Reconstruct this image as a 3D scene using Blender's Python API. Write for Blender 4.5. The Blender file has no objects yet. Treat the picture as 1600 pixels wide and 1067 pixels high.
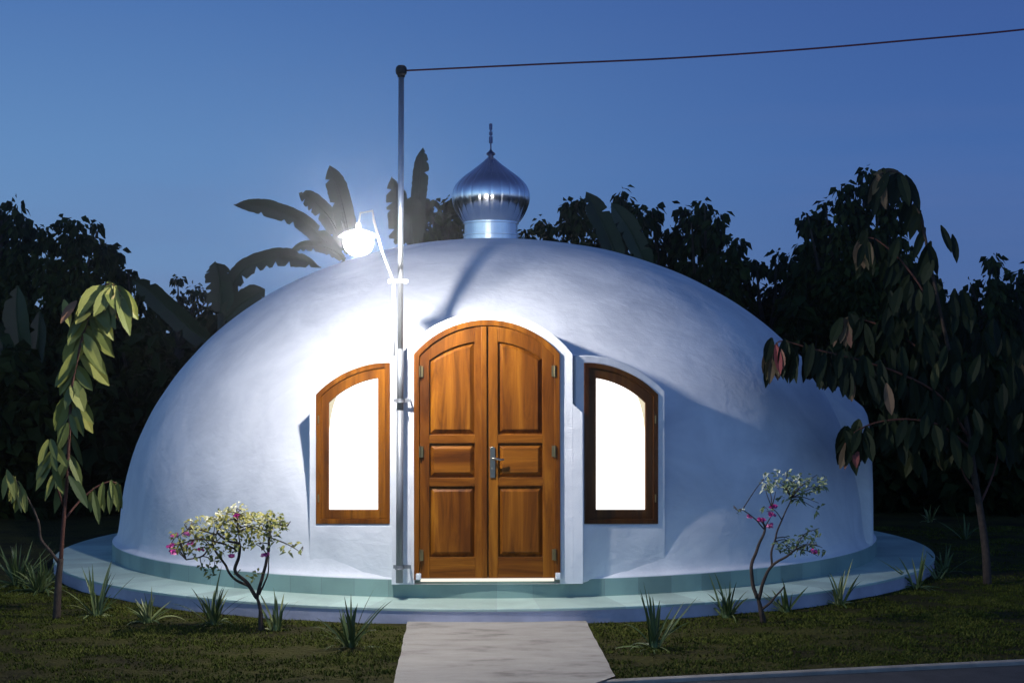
import bpy, math, random
from mathutils import Vector, noise as mnoise
random.seed(11)
C = bpy.context.scene.collection
SC = bpy.context.scene
R = math.radians
UP = Vector((0, 0, 1))

# ---------------------------------------------------------------- camera
F, HZ, VX, ROLL = 2400.0, 582.8, 770.0, 0.00255
CAM = Vector((0, -17.44, 1.78))
_a = math.atan((800 - VX) / F)
_p = math.atan((HZ - 533.5) / F)
_right = Vector((math.cos(_a), -math.sin(_a), 0))
_fl = Vector((math.sin(_a), math.cos(_a), 0))
_fwd = _fl * math.cos(_p) + UP * math.sin(_p)
_up = -_fl * math.sin(_p) + UP * math.cos(_p)
CR = _right * math.cos(ROLL) - _up * math.sin(ROLL)
CU = _right * math.sin(ROLL) + _up * math.cos(ROLL)

def ray(px, py):
    return (_fwd * F + CR * (px - 800) - CU * (py - 533.5)).normalized()

def W(px, py, Y):
    """world point seen at a photo position, at the world depth plane y = Y"""
    d = ray(px, py)
    return CAM + d * ((Y - CAM.y) / d.y)

ZG = -0.28
TZ = -0.152
def G(px, py, z=ZG):
    d = ray(px, py)
    return CAM + d * ((z - CAM.z) / d.z)

from mathutils import Matrix
cam = bpy.data.cameras.new('camera')
cam.sensor_width = 36.0
cam.lens = F / 1600 * 36
cam.clip_end = 1000
co = bpy.data.objects.new('camera', cam)
C.objects.link(co)
m = Matrix((CR, CU, -_fwd)).transposed().to_4x4()
m.translation = CAM
co.matrix_world = m
SC.camera = co

# ---------------------------------------------------------------- helpers
class MB:
    def __init__(s):
        s.v = []; s.f = []; s.t = []; s.tint = 0.5
    def face(s, idx):
        s.f.append(idx); s.t.append(s.tint)
    def add(s, pts):
        b = len(s.v); s.v.extend([tuple(p) for p in pts]); return b
    def prism(s, poly, y0, y1):
        """polygon of (x, z) pushed from y0 (front) to y1 (back)"""
        n = len(poly)
        b = s.add([(x, y0, z) for x, z in poly] + [(x, y1, z) for x, z in poly])
        s.face(list(range(b, b + n)))
        s.face(list(range(b + 2 * n - 1, b + n - 1, -1)))
        for i in range(n):
            j = (i + 1) % n
            s.face([b + j, b + i, b + n + i, b + n + j])
    def ring(s, po, pi, y0, y1):
        """frame between an outer and an inner outline with equal counts"""
        n = len(po)
        b = s.add([(x, y0, z) for x, z in po] + [(x, y0, z) for x, z in pi] +
                  [(x, y1, z) for x, z in po] + [(x, y1, z) for x, z in pi])
        for i in range(n):
            j = (i + 1) % n
            s.face([b + i, b + j, b + n + j, b + n + i])
            s.face([b + 2*n + j, b + 2*n + i, b + 3*n + i, b + 3*n + j])
            s.face([b + j, b + i, b + 2*n + i, b + 2*n + j])
            s.face([b + n + i, b + n + j, b + 3*n + j, b + 3*n + i])
    def frustum(s, po, pi, yo, yi):
        n = len(po)
        b = s.add([(x, yo, z) for x, z in po] + [(x, yi, z) for x, z in pi])
        for i in range(n):
            j = (i + 1) % n
            s.face([b + i, b + j, b + n + j, b + n + i])
        s.face(list(range(b + n, b + 2 * n)))
    def box(s, c, sx, sy, sz):
        x, y, z = c
        s.prism([(x-sx/2, z-sz/2), (x+sx/2, z-sz/2), (x+sx/2, z+sz/2), (x-sx/2, z+sz/2)], y-sy/2, y+sy/2)
    def tube(s, pts, rad, seg=8, cap=True):
        pts = [Vector(p) for p in pts]; n = len(pts)
        if not hasattr(rad, '__len__'): rad = [rad] * n
        t = (pts[1] - pts[0]).normalized()
        u = t.orthogonal().normalized()
        rings = []
        for i in range(n):
            if i == 0: t = pts[1] - pts[0]
            elif i == n - 1: t = pts[-1] - pts[-2]
            else: t = pts[i+1] - pts[i-1]
            t.normalize()
            u = (u - t * u.dot(t)).normalized(); w = t.cross(u)
            rings.append(s.add([pts[i] + (u * math.cos(2*math.pi*k/seg) + w * math.sin(2*math.pi*k/seg)) * rad[i] for k in range(seg)]))
        for a, b in zip(rings, rings[1:]):
            for k in range(seg):
                l = (k + 1) % seg
                s.face([a + k, a + l, b + l, b + k])
        if cap:
            s.face(list(range(rings[0] + seg - 1, rings[0] - 1, -1)))
            s.face(list(range(rings[-1], rings[-1] + seg)))
    def lathe(s, prof, seg=48, c=(0, 0, 0), wob=None, closed=False):
        cx, cy, cz = c; rings = []
        for r, z in prof:
            rings.append(s.add([(cx + r * (wob(k / seg) if wob else 1) * math.cos(2*math.pi*k/seg),
                                 cy + r * (wob(k / seg) if wob else 1) * math.sin(2*math.pi*k/seg), cz + z) for k in range(seg)]))
        prs = list(zip(rings, rings[1:]))
        if closed: prs.append((rings[-1], rings[0]))
        for a, b in prs:
            for k in range(seg):
                l = (k + 1) % seg
                s.face([a + k, a + l, b + l, b + k])
    def leaf(s, base, d, nrm, L, w, droop=0.3, fold=0.25, n=4, prof=None):
        d = Vector(d).normalized(); nrm = Vector(nrm)
        side = d.cross(nrm)
        if side.length < 1e-4: side = d.orthogonal()
        side.normalize(); nn = side.cross(d)
        row = []
        for i in range(n + 1):
            t = i / n
            c = base + d * (L * t) - UP * (droop * L * t * t)
            ww = w * 0.5 * (prof(t) if prof else math.sin(math.pi * min(1, (t * 0.93 + 0.03))) ** 0.75)
            if i == n: ww = w * 0.03
            row.append(s.add([c - side * ww + nn * (fold * ww), c, c + side * ww + nn * (fold * ww)]))
        for a, b in zip(row, row[1:]):
            s.face([a, a + 1, b + 1, b]); s.face([a + 1, a + 2, b + 2, b + 1])
    def turn(s, phi, c):
        cs, sn = math.cos(phi), math.sin(phi)
        s.v = [(c[0] + (x - c[0]) * cs - (y - c[1]) * sn, c[1] + (x - c[0]) * sn + (y - c[1]) * cs, z) for x, y, z in s.v]
    def build(s, name, mat, parent=None, smooth=False, bevel=0, seg=2):
        me = bpy.data.meshes.new(name)
        me.from_pydata(s.v, [], s.f)
        at = me.attributes.new('tint', 'FLOAT', 'FACE')
        at.data.foreach_set('value', s.t)
        me.update()
        if smooth:
            me.polygons.foreach_set('use_smooth', [True] * len(me.polygons))
        me.materials.append(mat)
        o = bpy.data.objects.new(name, me)
        C.objects.link(o)
        if bevel:
            b = o.modifiers.new('bevel', 'BEVEL'); b.width = bevel; b.segments = seg; b.limit_method = 'ANGLE'; b.angle_limit = R(35)
        if parent:
            o.parent = parent
            w = Vector((0, 0, 0)); q = parent
            while q: w += q.location; q = q.parent
            for v in me.vertices: v.co -= w
        return o

def tag(o, label=None, cat=None, group=None, kind=None):
    if label: o['label'] = label
    if cat: o['category'] = cat
    if group: o['group'] = group
    if kind: o['kind'] = kind
    return o

def thing(name, label, cat, loc, group=None):
    o = bpy.data.objects.new(name, None); C.objects.link(o)
    o.location = loc; o.empty_display_size = 0.1
    return tag(o, label, cat, group)

def smooth_path(pts, k=5):
    """Catmull-Rom through Vectors"""
    P = [Vector(p) for p in pts]
    P = [P[0] * 2 - P[1]] + P + [P[-1] * 2 - P[-2]]
    out = []
    for i in range(1, len(P) - 2):
        for j in range(k):
            t = j / k
            a, b, c, d = P[i-1], P[i], P[i+1], P[i+2]
            out.append(0.5 * ((2*b) + (c - a) * t + (2*a - 5*b + 4*c - d) * t*t + (3*b - a - 3*c + d) * t**3))
    out.append(P[-2])
    return out

def taper(n, a, b):
    return [a + (b - a) * i / max(1, n - 1) for i in range(n)]

def rnd(a, b): return random.uniform(a, b)

# ---------------------------------------------------------------- materials
def mat(name, col, rough=0.6, metal=0.0, spec=0.4, var=None, vscale=4.0, vstretch=(1, 1, 1), bump=0.0, bscale=30.0, bstretch=(1, 1, 1), tints=None, detail=5):
    M = bpy.data.materials.new(name); M.use_nodes = True
    nt = M.node_tree; N = nt.nodes; L = nt.links
    bs = N['Principled BSDF']
    bs.inputs['Roughness'].default_value = rough
    bs.inputs['Metallic'].default_value = metal
    bs.inputs['Specular IOR Level'].default_value = spec
    bs.inputs['Base Color'].default_value = (*col, 1)
    tc = N.new('ShaderNodeTexCoord')
    def nz(scale, st, det=detail):
        mp = N.new('ShaderNodeMapping'); mp.inputs['Scale'].default_value = st
        L.new(tc.outputs['Object'], mp.inputs['Vector'])
        n = N.new('ShaderNodeTexNoise'); n.inputs['Scale'].default_value = scale; n.inputs['Detail'].default_value = det
        n.inputs['Roughness'].default_value = 0.6
        L.new(mp.outputs['Vector'], n.inputs['Vector']); return n
    last = None
    if tints:
        a = N.new('ShaderNodeAttribute'); a.attribute_name = 'tint'
        r = N.new('ShaderNodeValToRGB')
        e = r.color_ramp.elements
        for i, (p, c) in enumerate(tints):
            if i < 2: q = e[i]; q.position = p
            else: q = e.new(p)
            q.color = (*c, 1)
        L.new(a.outputs['Fac'], r.inputs['Fac']); last = r.outputs['Color']
    if var:
        n = nz(vscale, vstretch)
        r = N.new('ShaderNodeValToRGB'); e = r.color_ramp.elements
        e[0].position = 0.33; e[1].position = 0.68
        e[0].color = (*[1 - var] * 3, 1); e[1].color = (*[1 + var * 0.6] * 3, 1)
        L.new(n.outputs['Fac'], r.inputs['Fac'])
        mx = N.new('ShaderNodeMix'); mx.data_type = 'RGBA'; mx.blend_type = 'MULTIPLY'; mx.inputs[0].default_value = 1
        if last: L.new(last, mx.inputs[6])
        else: mx.inputs[6].default_value = (*col, 1)
        L.new(r.outputs['Color'], mx.inputs[7]); last = mx.outputs[2]
    if last: L.new(last, bs.inputs['Base Color'])
    if bump:
        n = nz(bscale, bstretch)
        b = N.new('ShaderNodeBump'); b.inputs['Strength'].default_value = bump; b.inputs['Distance'].default_value = 0.02
        L.new(n.outputs['Fac'], b.inputs['Height']); L.new(b.outputs['Normal'], bs.inputs['Normal'])
    return M

def emis(name, col, s):
    M = bpy.data.materials.new(name); M.use_nodes = True
    nt = M.node_tree; nt.nodes.clear()
    o = nt.nodes.new('ShaderNodeOutputMaterial'); e = nt.nodes.new('ShaderNodeEmission')
    e.inputs['Color'].default_value = (*col, 1); e.inputs['Strength'].default_value = s
    nt.links.new(e.outputs[0], o.inputs['Surface'])
    return M

def stucco():
    M = mat('white stucco', (0.80, 0.80, 0.80), 0.75, spec=0.25)
    nt = M.node_tree; N = nt.nodes; L = nt.links; bs = N['Principled BSDF']
    tc = N.new('ShaderNodeTexCoord')
    n1 = N.new('ShaderNodeTexNoise'); n1.inputs['Scale'].default_value = 1.3; n1.inputs['Detail'].default_value = 6; n1.inputs['Roughness'].default_value = .62
    n1.inputs['Distortion'].default_value = .6
    L.new(tc.outputs['Object'], n1.inputs['Vector'])
    r = N.new('ShaderNodeValToRGB'); e = r.color_ramp.elements
    e[0].position = .3; e[0].color = (.64, .65, .67, 1); e[1].position = .62; e[1].color = (.84, .84, .84, 1)
    L.new(n1.outputs['Fac'], r.inputs['Fac']); L.new(r.outputs['Color'], bs.inputs['Base Color'])
    def nz(sc, st, det, dist=0):
        mp = N.new('ShaderNodeMapping'); mp.inputs['Scale'].default_value = st
        L.new(tc.outputs['Object'], mp.inputs['Vector'])
        n = N.new('ShaderNodeTexNoise'); n.inputs['Scale'].default_value = sc; n.inputs['Detail'].default_value = det; n.inputs['Distortion'].default_value = dist
        L.new(mp.outputs['Vector'], n.inputs['Vector']); return n
    n2 = nz(2.6, (1, 1, 1.6), 6, .4); n3 = nz(9, (1, 1, 1.5), 6, .5)
    b1 = N.new('ShaderNodeBump'); b1.inputs['Strength'].default_value = .28; b1.inputs['Distance'].default_value = .05
    L.new(n2.outputs['Fac'], b1.inputs['Height'])
    b = N.new('ShaderNodeBump'); b.inputs['Strength'].default_value = .22; b.inputs['Distance'].default_value = .018
    L.new(n3.outputs['Fac'], b.inputs['Height']); L.new(b1.outputs['Normal'], b.inputs['Normal']); L.new(b.outputs['Normal'], bs.inputs['Normal'])
    return M

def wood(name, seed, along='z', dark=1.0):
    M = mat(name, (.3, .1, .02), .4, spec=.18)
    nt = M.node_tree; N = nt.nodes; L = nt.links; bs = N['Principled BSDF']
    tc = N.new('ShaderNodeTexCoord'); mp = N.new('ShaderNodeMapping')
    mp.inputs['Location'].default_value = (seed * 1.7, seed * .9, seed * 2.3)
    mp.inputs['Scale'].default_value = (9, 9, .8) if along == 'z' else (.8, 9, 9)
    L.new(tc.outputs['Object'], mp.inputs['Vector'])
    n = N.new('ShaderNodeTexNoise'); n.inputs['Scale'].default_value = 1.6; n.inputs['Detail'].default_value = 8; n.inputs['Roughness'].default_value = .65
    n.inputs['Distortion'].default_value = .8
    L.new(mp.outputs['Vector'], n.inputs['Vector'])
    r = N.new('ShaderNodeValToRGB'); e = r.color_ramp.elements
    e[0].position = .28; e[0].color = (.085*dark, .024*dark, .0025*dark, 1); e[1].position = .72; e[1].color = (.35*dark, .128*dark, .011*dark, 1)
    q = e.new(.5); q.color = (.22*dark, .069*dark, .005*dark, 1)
    L.new(n.outputs['Fac'], r.inputs['Fac'])
    # board to board tone
    n3 = N.new('ShaderNodeTexNoise'); n3.inputs['Scale'].default_value = .55; n3.inputs['Detail'].default_value = 1
    L.new(mp.outputs['Vector'], n3.inputs['Vector'])
    mx = N.new('ShaderNodeMix'); mx.data_type = 'RGBA'; mx.blend_type = 'MULTIPLY'; mx.inputs[0].default_value = 1
    r3 = N.new('ShaderNodeValToRGB'); r3.color_ramp.elements[0].position = .35; r3.color_ramp.elements[0].color = (.62, .55, .5, 1)
    r3.color_ramp.elements[1].position = .65; r3.color_ramp.elements[1].color = (1.1, 1.1, 1.05, 1)
    L.new(n3.outputs['Fac'], r3.inputs['Fac'])
    L.new(r.outputs['Color'], mx.inputs[6]); L.new(r3.outputs['Color'], mx.inputs[7])
    L.new(mx.outputs[2], bs.inputs['Base Color'])
    b = N.new('ShaderNodeBump'); b.inputs['Strength'].default_value = .08; b.inputs['Distance'].default_value = .004
    L.new(n.outputs['Fac'], b.inputs['Height']); L.new(b.outputs['Normal'], bs.inputs['Normal'])
    return M

def tile_mat(name, col, n_around, grout, radial=None):
    """glazed tiles laid round the dome: joints by angle, tone by tile"""
    M = mat(name, col, .5, spec=.35)
    nt = M.node_tree; N = nt.nodes; L = nt.links; bs = N['Principled BSDF']
    tc = N.new('ShaderNodeTexCoord'); sp = N.new('ShaderNodeSeparateXYZ'); L.new(tc.outputs['Object'], sp.inputs[0])
    at = N.new('ShaderNodeMath'); at.operation = 'ARCTAN2'; L.new(sp.outputs['Y'], at.inputs[0]); L.new(sp.outputs['X'], at.inputs[1])
    mu = N.new('ShaderNodeMath'); mu.operation = 'MULTIPLY'; mu.inputs[1].default_value = n_around / (2 * math.pi); L.new(at.outputs[0], mu.inputs[0])
    fr = N.new('ShaderNodeMath'); fr.operation = 'FRACT'; L.new(mu.outputs[0], fr.inputs[0])
    fl = N.new('ShaderNodeMath'); fl.operation = 'FLOOR'; L.new(mu.outputs[0], fl.inputs[0])
    wn = N.new('ShaderNodeTexWhiteNoise'); wn.noise_dimensions = '1D'; L.new(fl.outputs[0], wn.inputs['W'])
    r = N.new('ShaderNodeValToRGB'); r.color_ramp.elements[0].color = (*[c * .82 for c in col], 1); r.color_ramp.elements[1].color = (*[min(.9, c * 1.1) for c in col], 1)
    L.new(wn.outputs['Value'], r.inputs['Fac'])
    lt = N.new('ShaderNodeMath'); lt.operation = 'LESS_THAN'; lt.inputs[1].default_value = .018; L.new(fr.outputs[0], lt.inputs[0])
    mx = N.new('ShaderNodeMix'); mx.data_type = 'RGBA'
    L.new(lt.outputs[0], mx.inputs[0]); L.new(r.outputs['Color'], mx.inputs[6]); mx.inputs[7].default_value = (*grout, 1)
    n = N.new('ShaderNodeTexNoise'); n.inputs['Scale'].default_value = 2.5; n.inputs['Detail'].default_value = 6
    L.new(tc.outputs['Object'], n.inputs['Vector'])
    r2 = N.new('ShaderNodeValToRGB'); r2.color_ramp.elements[0].position = .35; r2.color_ramp.elements[0].color = (.8, .8, .8, 1); r2.color_ramp.elements[1].position = .6; r2.color_ramp.elements[1].color = (1, 1, 1, 1)
    L.new(n.outputs['Fac'], r2.inputs['Fac'])
    m2 = N.new('ShaderNodeMix'); m2.data_type = 'RGBA'; m2.blend_type = 'MULTIPLY'; m2.inputs[0].default_value = 1
    L.new(mx.outputs[2], m2.inputs[6]); L.new(r2.outputs['Color'], m2.inputs[7]); L.new(m2.outputs[2], bs.inputs['Base Color'])
    return M

STUCCO = stucco()
TILE_G = tile_mat('green riser tile', (.27, .40, .35), 84, (.22, .3, .28))
TILE_M = tile_mat('mint tread tile', (.52, .67, .57), 84, (.45, .55, .5))
LAV = mat('lavender plinth paint', (.48, .48, .56), .6, var=.2, vscale=3, bump=.2, bscale=14)
WOODS = [wood('teak %d' % i, i + 1) for i in range(4)]
WOODH = [wood('teak rail %d' % i, i + 7, 'x') for i in range(2)]
WOODF = wood('teak frame', 21)
WOODW = wood('dark window wood', 31, 'z', .42)  # same wood in a darker tone, right window only
STEEL = mat('brushed steel', (.42, .37, .29), .28, 1.0, var=.1)
BRASS = mat('old brass', (.4, .3, .14), .35, 1.0, var=.2)
GALV = mat('galvanised pipe', (.55, .57, .58), .42, .85, var=.25, vscale=9, vstretch=(1, 1, .3), bump=.05)
GALV_D = mat('dark grey pipe', (.26, .27, .28), .5, .45, var=.25, vscale=9, vstretch=(1, 1, .3), bump=.05)  # darker grey than the upper pipe
WPIPE = mat('white painted pipe', (.78, .78, .76), .45, var=.08)
BLACK = mat('black rubber', (.015, .015, .015), .5, var=.2)
CHROME = mat('polished stainless sheet', (.88, .89, .9), .2, 1.0, var=.06, vscale=2, bump=.03, bscale=5)
DCHROME = mat('dull blue enamel metal', (.05, .07, .16), .3, .6, var=.2)
ENAMEL = mat('white enamel', (.8, .8, .8), .35, var=.05)
CABLE = mat('dark red cable sheath', (.13, .03, .05), .6, var=.2)
BARK = mat('sapling bark', (.06, .04, .028), .85, var=.4, vscale=20, bump=.6, bscale=45, bstretch=(1, 1, .3))
BARK_R = mat('reddish twig bark', (.10, .035, .02), .7, var=.35, vscale=20, bump=.3, bscale=60)
BARK_D = mat('dark tree bark', (.035, .028, .022), .9, var=.3, vscale=8, bump=.6, bscale=20)
LEAF_S = mat('sapling leaves', (.1, .14, .03), .5, spec=.35, var=.15, vscale=9,
             tints=[(0, (.04, .065, .018)), (.5, (.17, .19, .04)), (.8, (.32, .30, .07)), (.9, (.25, .12, .06)), (1, (.30, .08, .05))])
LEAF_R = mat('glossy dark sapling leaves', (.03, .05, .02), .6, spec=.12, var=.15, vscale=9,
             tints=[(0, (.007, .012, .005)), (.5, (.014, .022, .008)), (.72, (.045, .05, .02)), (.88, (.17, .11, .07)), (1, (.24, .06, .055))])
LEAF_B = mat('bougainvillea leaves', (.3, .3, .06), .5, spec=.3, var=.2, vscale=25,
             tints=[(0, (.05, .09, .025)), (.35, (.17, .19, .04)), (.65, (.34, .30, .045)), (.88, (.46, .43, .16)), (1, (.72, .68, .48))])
LEAF_B2 = mat('pale bougainvillea leaves', (.1, .14, .06), .5, spec=.3, var=.2, vscale=25,
             tints=[(0, (.06, .10, .04)), (.45, (.17, .22, .09)), (.8, (.44, .47, .26)), (1, (.8, .8, .66))])
PETAL = mat('magenta bracts', (.5, .03, .22), .5, var=.2, vscale=30, tints=[(0, (.55, .03, .25)), (1, (.85, .30, .50))])
BLADE = mat('strap leaves', (.09, .15, .05), .45, spec=.35, var=.15, vscale=12,
            tints=[(0, (.035, .06, .018)), (.5, (.09, .13, .035)), (.85, (.24, .26, .09)), (1, (.42, .42, .2))])
BANANA = mat('banana leaf', (.03, .06, .022), .45, spec=.3, var=.25, vscale=4, vstretch=(1, 1, 1), tints=[(0, (.009, .018, .006)), (.5, (.016, .033, .010)), (1, (.045, .06, .034))])
BSTEM = mat('banana stem', (.03, .035, .018), .6, var=.3)
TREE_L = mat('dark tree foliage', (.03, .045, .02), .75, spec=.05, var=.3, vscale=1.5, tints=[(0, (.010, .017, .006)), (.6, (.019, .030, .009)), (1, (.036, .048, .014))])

def ground_mat():
    M = mat('lawn soil and turf', (.06, .065, .02), .95, spec=.1)
    nt = M.node_tree; N = nt.nodes; L = nt.links; bs = N['Principled BSDF']
    tc = N.new('ShaderNodeTexCoord')
    n = N.new('ShaderNodeTexNoise'); n.inputs['Scale'].default_value = 1.6; n.inputs['Detail'].default_value = 9; n.inputs['Roughness'].default_value = .7
    L.new(tc.outputs['Object'], n.inputs['Vector'])
    r = N.new('ShaderNodeValToRGB'); e = r.color_ramp.elements
    e[0].position = .35; e[0].color = (.022, .018, .008, 1); e[1].position = .65; e[1].color = (.062, .060, .013, 1)
    q = e.new(.5); q.color = (.044, .041, .011, 1)
    L.new(n.outputs['Fac'], r.inputs['Fac']); L.new(r.outputs['Color'], bs.inputs['Base Color'])
    n2 = N.new('ShaderNodeTexNoise'); n2.inputs['Scale'].default_value = 25; n2.inputs['Detail'].default_value = 6
    L.new(tc.outputs['Object'], n2.inputs['Vector'])
    b = N.new('ShaderNodeBump'); b.inputs['Strength'].default_value = .9; b.inputs['Distance'].default_value = .05
    L.new(n2.outputs['Fac'], b.inputs['Height']); L.new(b.outputs['Normal'], bs.inputs['Normal'])
    return M
GROUND = ground_mat()
GRASS = mat('grass blades', (.06, .08, .02), .8, spec=.05, tints=[(0, (.024, .034, .006)), (.6, (.076, .092, .014)), (1, (.15, .145, .034))])

def concrete():
    M = mat('worn concrete path', (.4, .38, .35), .8, spec=.25)
    nt = M.node_tree; N = nt.nodes; L = nt.links; bs = N['Principled BSDF']
    tc = N.new('ShaderNodeTexCoord'); mp = N.new('ShaderNodeMapping'); mp.inputs['Scale'].default_value = (1, 2.2, 1)
    L.new(tc.outputs['Object'], mp.inputs['Vector'])
    n = N.new('ShaderNodeTexNoise'); n.inputs['Scale'].default_value = 2.2; n.inputs['Detail'].default_value = 10; n.inputs['Roughness'].default_value = .68
    L.new(mp.outputs['Vector'], n.inputs['Vector'])
    r = N.new('ShaderNodeValToRGB'); e = r.color_ramp.elements
    e[0].position = .32; e[0].color = (.20, .178, .145, 1); e[1].position = .66; e[1].color = (.42, .385, .325, 1)
    q = e.new(.46); q.color = (.35, .32, .27, 1)
    L.new(n.outputs['Fac'], r.inputs['Fac']); L.new(r.outputs['Color'], bs.inputs['Base Color'])
    n2 = N.new('ShaderNodeTexNoise'); n2.inputs['Scale'].default_value = 22; n2.inputs['Detail'].default_value = 8
    L.new(mp.outputs['Vector'], n2.inputs['Vector'])
    b = N.new('ShaderNodeBump'); b.inputs['Strength'].default_value = .35; b.inputs['Distance'].default_value = .02
    L.new(n2.outputs['Fac'], b.inputs['Height']); L.new(b.outputs['Normal'], bs.inputs['Normal'])
    return M
CONC = concrete()
KERB = mat('kerb concrete', (.30, .275, .235), .85, var=.25, vscale=5, bump=.4, bscale=20)
ASPH = mat('asphalt', (.05, .05, .052), .9, var=.25, vscale=6, bump=.5, bscale=60)
PANE = emis('lit window glass', (1, .985, .96), 2.2)
CREAM = emis('cream wall glow', (1, .90, .66), .86)
STRIP = emis('room light under the door', (1, .93, .8), 1.15)

# ---------------------------------------------------------------- world
def lin3(r, g_, b):
    f = lambda c: (c / 255 / 12.92) if c <= 10 else ((c / 255 + .055) / 1.055) ** 2.4
    return (f(r), f(g_), f(b), 1)
w = bpy.data.worlds.new('World'); SC.world = w; w.use_nodes = True
nt = w.node_tree; N = nt.nodes; L = nt.links; N.clear()
out = N.new('ShaderNodeOutputWorld'); bg = N.new('ShaderNodeBackground')
tc = N.new('ShaderNodeTexCoord'); sp = N.new('ShaderNodeSeparateXYZ'); L.new(tc.outputs['Generated'], sp.inputs[0])
def ramp(stops):
    r = N.new('ShaderNodeValToRGB'); e = r.color_ramp.elements
    for i, (p, c) in enumerate(stops):
        if i < 2: q = e[i]; q.position = p
        else: q = e.new(p)
        q.color = lin3(*c)
    L.new(sp.outputs['Z'], r.inputs['Fac']); return r
# dusk sky by elevation: the afterglow is on the left, night comes from the right
left = ramp([(0, (122, 150, 186)), (.07, (106, 144, 190)), (.14, (94, 138, 190)), (.23, (73, 117, 178)), (.4, (52, 88, 150)), (.7, (30, 54, 106)), (1, (20, 38, 82))])
right = ramp([(0, (82, 106, 152)), (.06, (72, 104, 160)), (.13, (61, 102, 166)), (.23, (54, 90, 156)), (.4, (44, 76, 138)), (.7, (27, 49, 100)), (1, (20, 38, 82))])
az = N.new('ShaderNodeMapRange'); az.inputs['From Min'].default_value = -.36; az.inputs['From Max'].default_value = .36
az.interpolation_type = 'SMOOTHSTEP'
L.new(sp.outputs['X'], az.inputs['Value'])
sk = N.new('ShaderNodeMix'); sk.data_type = 'RGBA'
L.new(az.outputs[0], sk.inputs[0]); L.new(left.outputs[0], sk.inputs[6]); L.new(right.outputs[0], sk.inputs[7])
# unseen sky behind the camera brightened, added as fill on the dome
yg = N.new('ShaderNodeMapRange'); yg.interpolation_type = 'SMOOTHSTEP'
yg.inputs['From Min'].default_value = .2; yg.inputs['From Max'].default_value = -.8; yg.inputs['To Min'].default_value = 1; yg.inputs['To Max'].default_value = 2.7
L.new(sp.outputs['Y'], yg.inputs['Value'])
# thin bands of cloud low in the sky
mp = N.new('ShaderNodeMapping'); mp.inputs['Scale'].default_value = (1.6, 1.6, 16); mp.inputs['Rotation'].default_value = (0, R(3), 0)
L.new(tc.outputs['Generated'], mp.inputs['Vector'])
cn = N.new('ShaderNodeTexNoise'); cn.inputs['Scale'].default_value = 1.7; cn.inputs['Detail'].default_value = 5; cn.inputs['Roughness'].default_value = .5
L.new(mp.outputs['Vector'], cn.inputs['Vector'])
cr = N.new('ShaderNodeValToRGB'); cr.color_ramp.elements[0].position = .46; cr.color_ramp.elements[0].color = (0, 0, 0, 1)
cr.color_ramp.elements[1].position = .8; cr.color_ramp.elements[1].color = (.5, .5, .5, 1)
L.new(cn.outputs['Fac'], cr.inputs['Fac'])
lo = N.new('ShaderNodeMapRange'); lo.inputs['From Min'].default_value = .05; lo.inputs['From Max'].default_value = .2; lo.inputs['To Min'].default_value = 1; lo.inputs['To Max'].default_value = .12
L.new(sp.outputs['Z'], lo.inputs['Value'])
ml = N.new('ShaderNodeMath'); ml.operation = 'MULTIPLY'; L.new(cr.outputs['Color'], ml.inputs[0]); L.new(lo.outputs[0], ml.inputs[1])
cm = N.new('ShaderNodeMix'); cm.data_type = 'RGBA'
L.new(ml.outputs[0], cm.inputs[0]); L.new(sk.outputs[2], cm.inputs[6]); cm.inputs[7].default_value = lin3(100, 116, 164)
bg.inputs['Strength'].default_value = 1.0
yt = N.new('ShaderNodeMapRange'); yt.interpolation_type = 'SMOOTHSTEP'
yt.inputs['From Min'].default_value = .3; yt.inputs['From Max'].default_value = -.7
L.new(sp.outputs['Y'], yt.inputs['Value'])
ym = N.new('ShaderNodeMix'); ym.data_type = 'RGBA'; ym.blend_type = 'MULTIPLY'
L.new(yt.outputs[0], ym.inputs[0]); L.new(cm.outputs[2], ym.inputs[6]); ym.inputs[7].default_value = (1.25, 1.06, .80, 1)
hs = N.new('ShaderNodeHueSaturation'); hs.inputs['Saturation'].default_value = .97
L.new(ym.outputs[2], hs.inputs['Color'])
L.new(yg.outputs[0], bg.inputs['Strength']); L.new(hs.outputs[0], bg.inputs['Color']); L.new(bg.outputs[0], out.inputs['Surface'])

vs = SC.view_settings
SC.display_settings.display_device = 'sRGB'
vs.view_transform = 'Standard'; vs.look = 'None'; vs.exposure = 0; vs.gamma = 1; vs.use_curve_mapping = False
SC.cycles.use_denoising = True
SC.cycles.sample_clamp_indirect = 4
SC.cycles.max_bounces = 6

# ================================================================ setting
def gh(x, y):
    return ZG + 0.012 * mnoise.noise(Vector((x * 1.3, y * 1.3, 0))) + 0.008 * mnoise.noise(Vector((x * 5, y * 5, 3)))
def lin(a, b, n): return [a + (b - a) * i / (n - 1) for i in range(n)]
KL, KR = G(925, 1064), G(1600, 1031)        # far edge of the kerb
kd = (KR - KL).normalized()
def kerb_y(x): return KL.y + (x - KL.x) * kd.y / kd.x
g = MB()
xs = [-300, -120, -50, -25, -14] + lin(-9, 9, 91) + [14, 25, 50, 120, 300]
ts = lin(0, 5.5, 45) + [7, 9, 12, 18, 30, 60, 140, 400]
for t in ts:
    for x in xs:
        y = kerb_y(max(-12, min(12, x))) + t
        g.v.append((x, y, gh(x, y) if (abs(x) < 12 and t < 7 and t > 0) else ZG))
n = len(xs)
for j in range(len(ts) - 1):
    for i in range(n - 1):
        g.face([j*n+i, j*n+i+1, (j+1)*n+i+1, (j+1)*n+i])
tag(g.build('lawn', GROUND, smooth=True), kind='structure')

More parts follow.
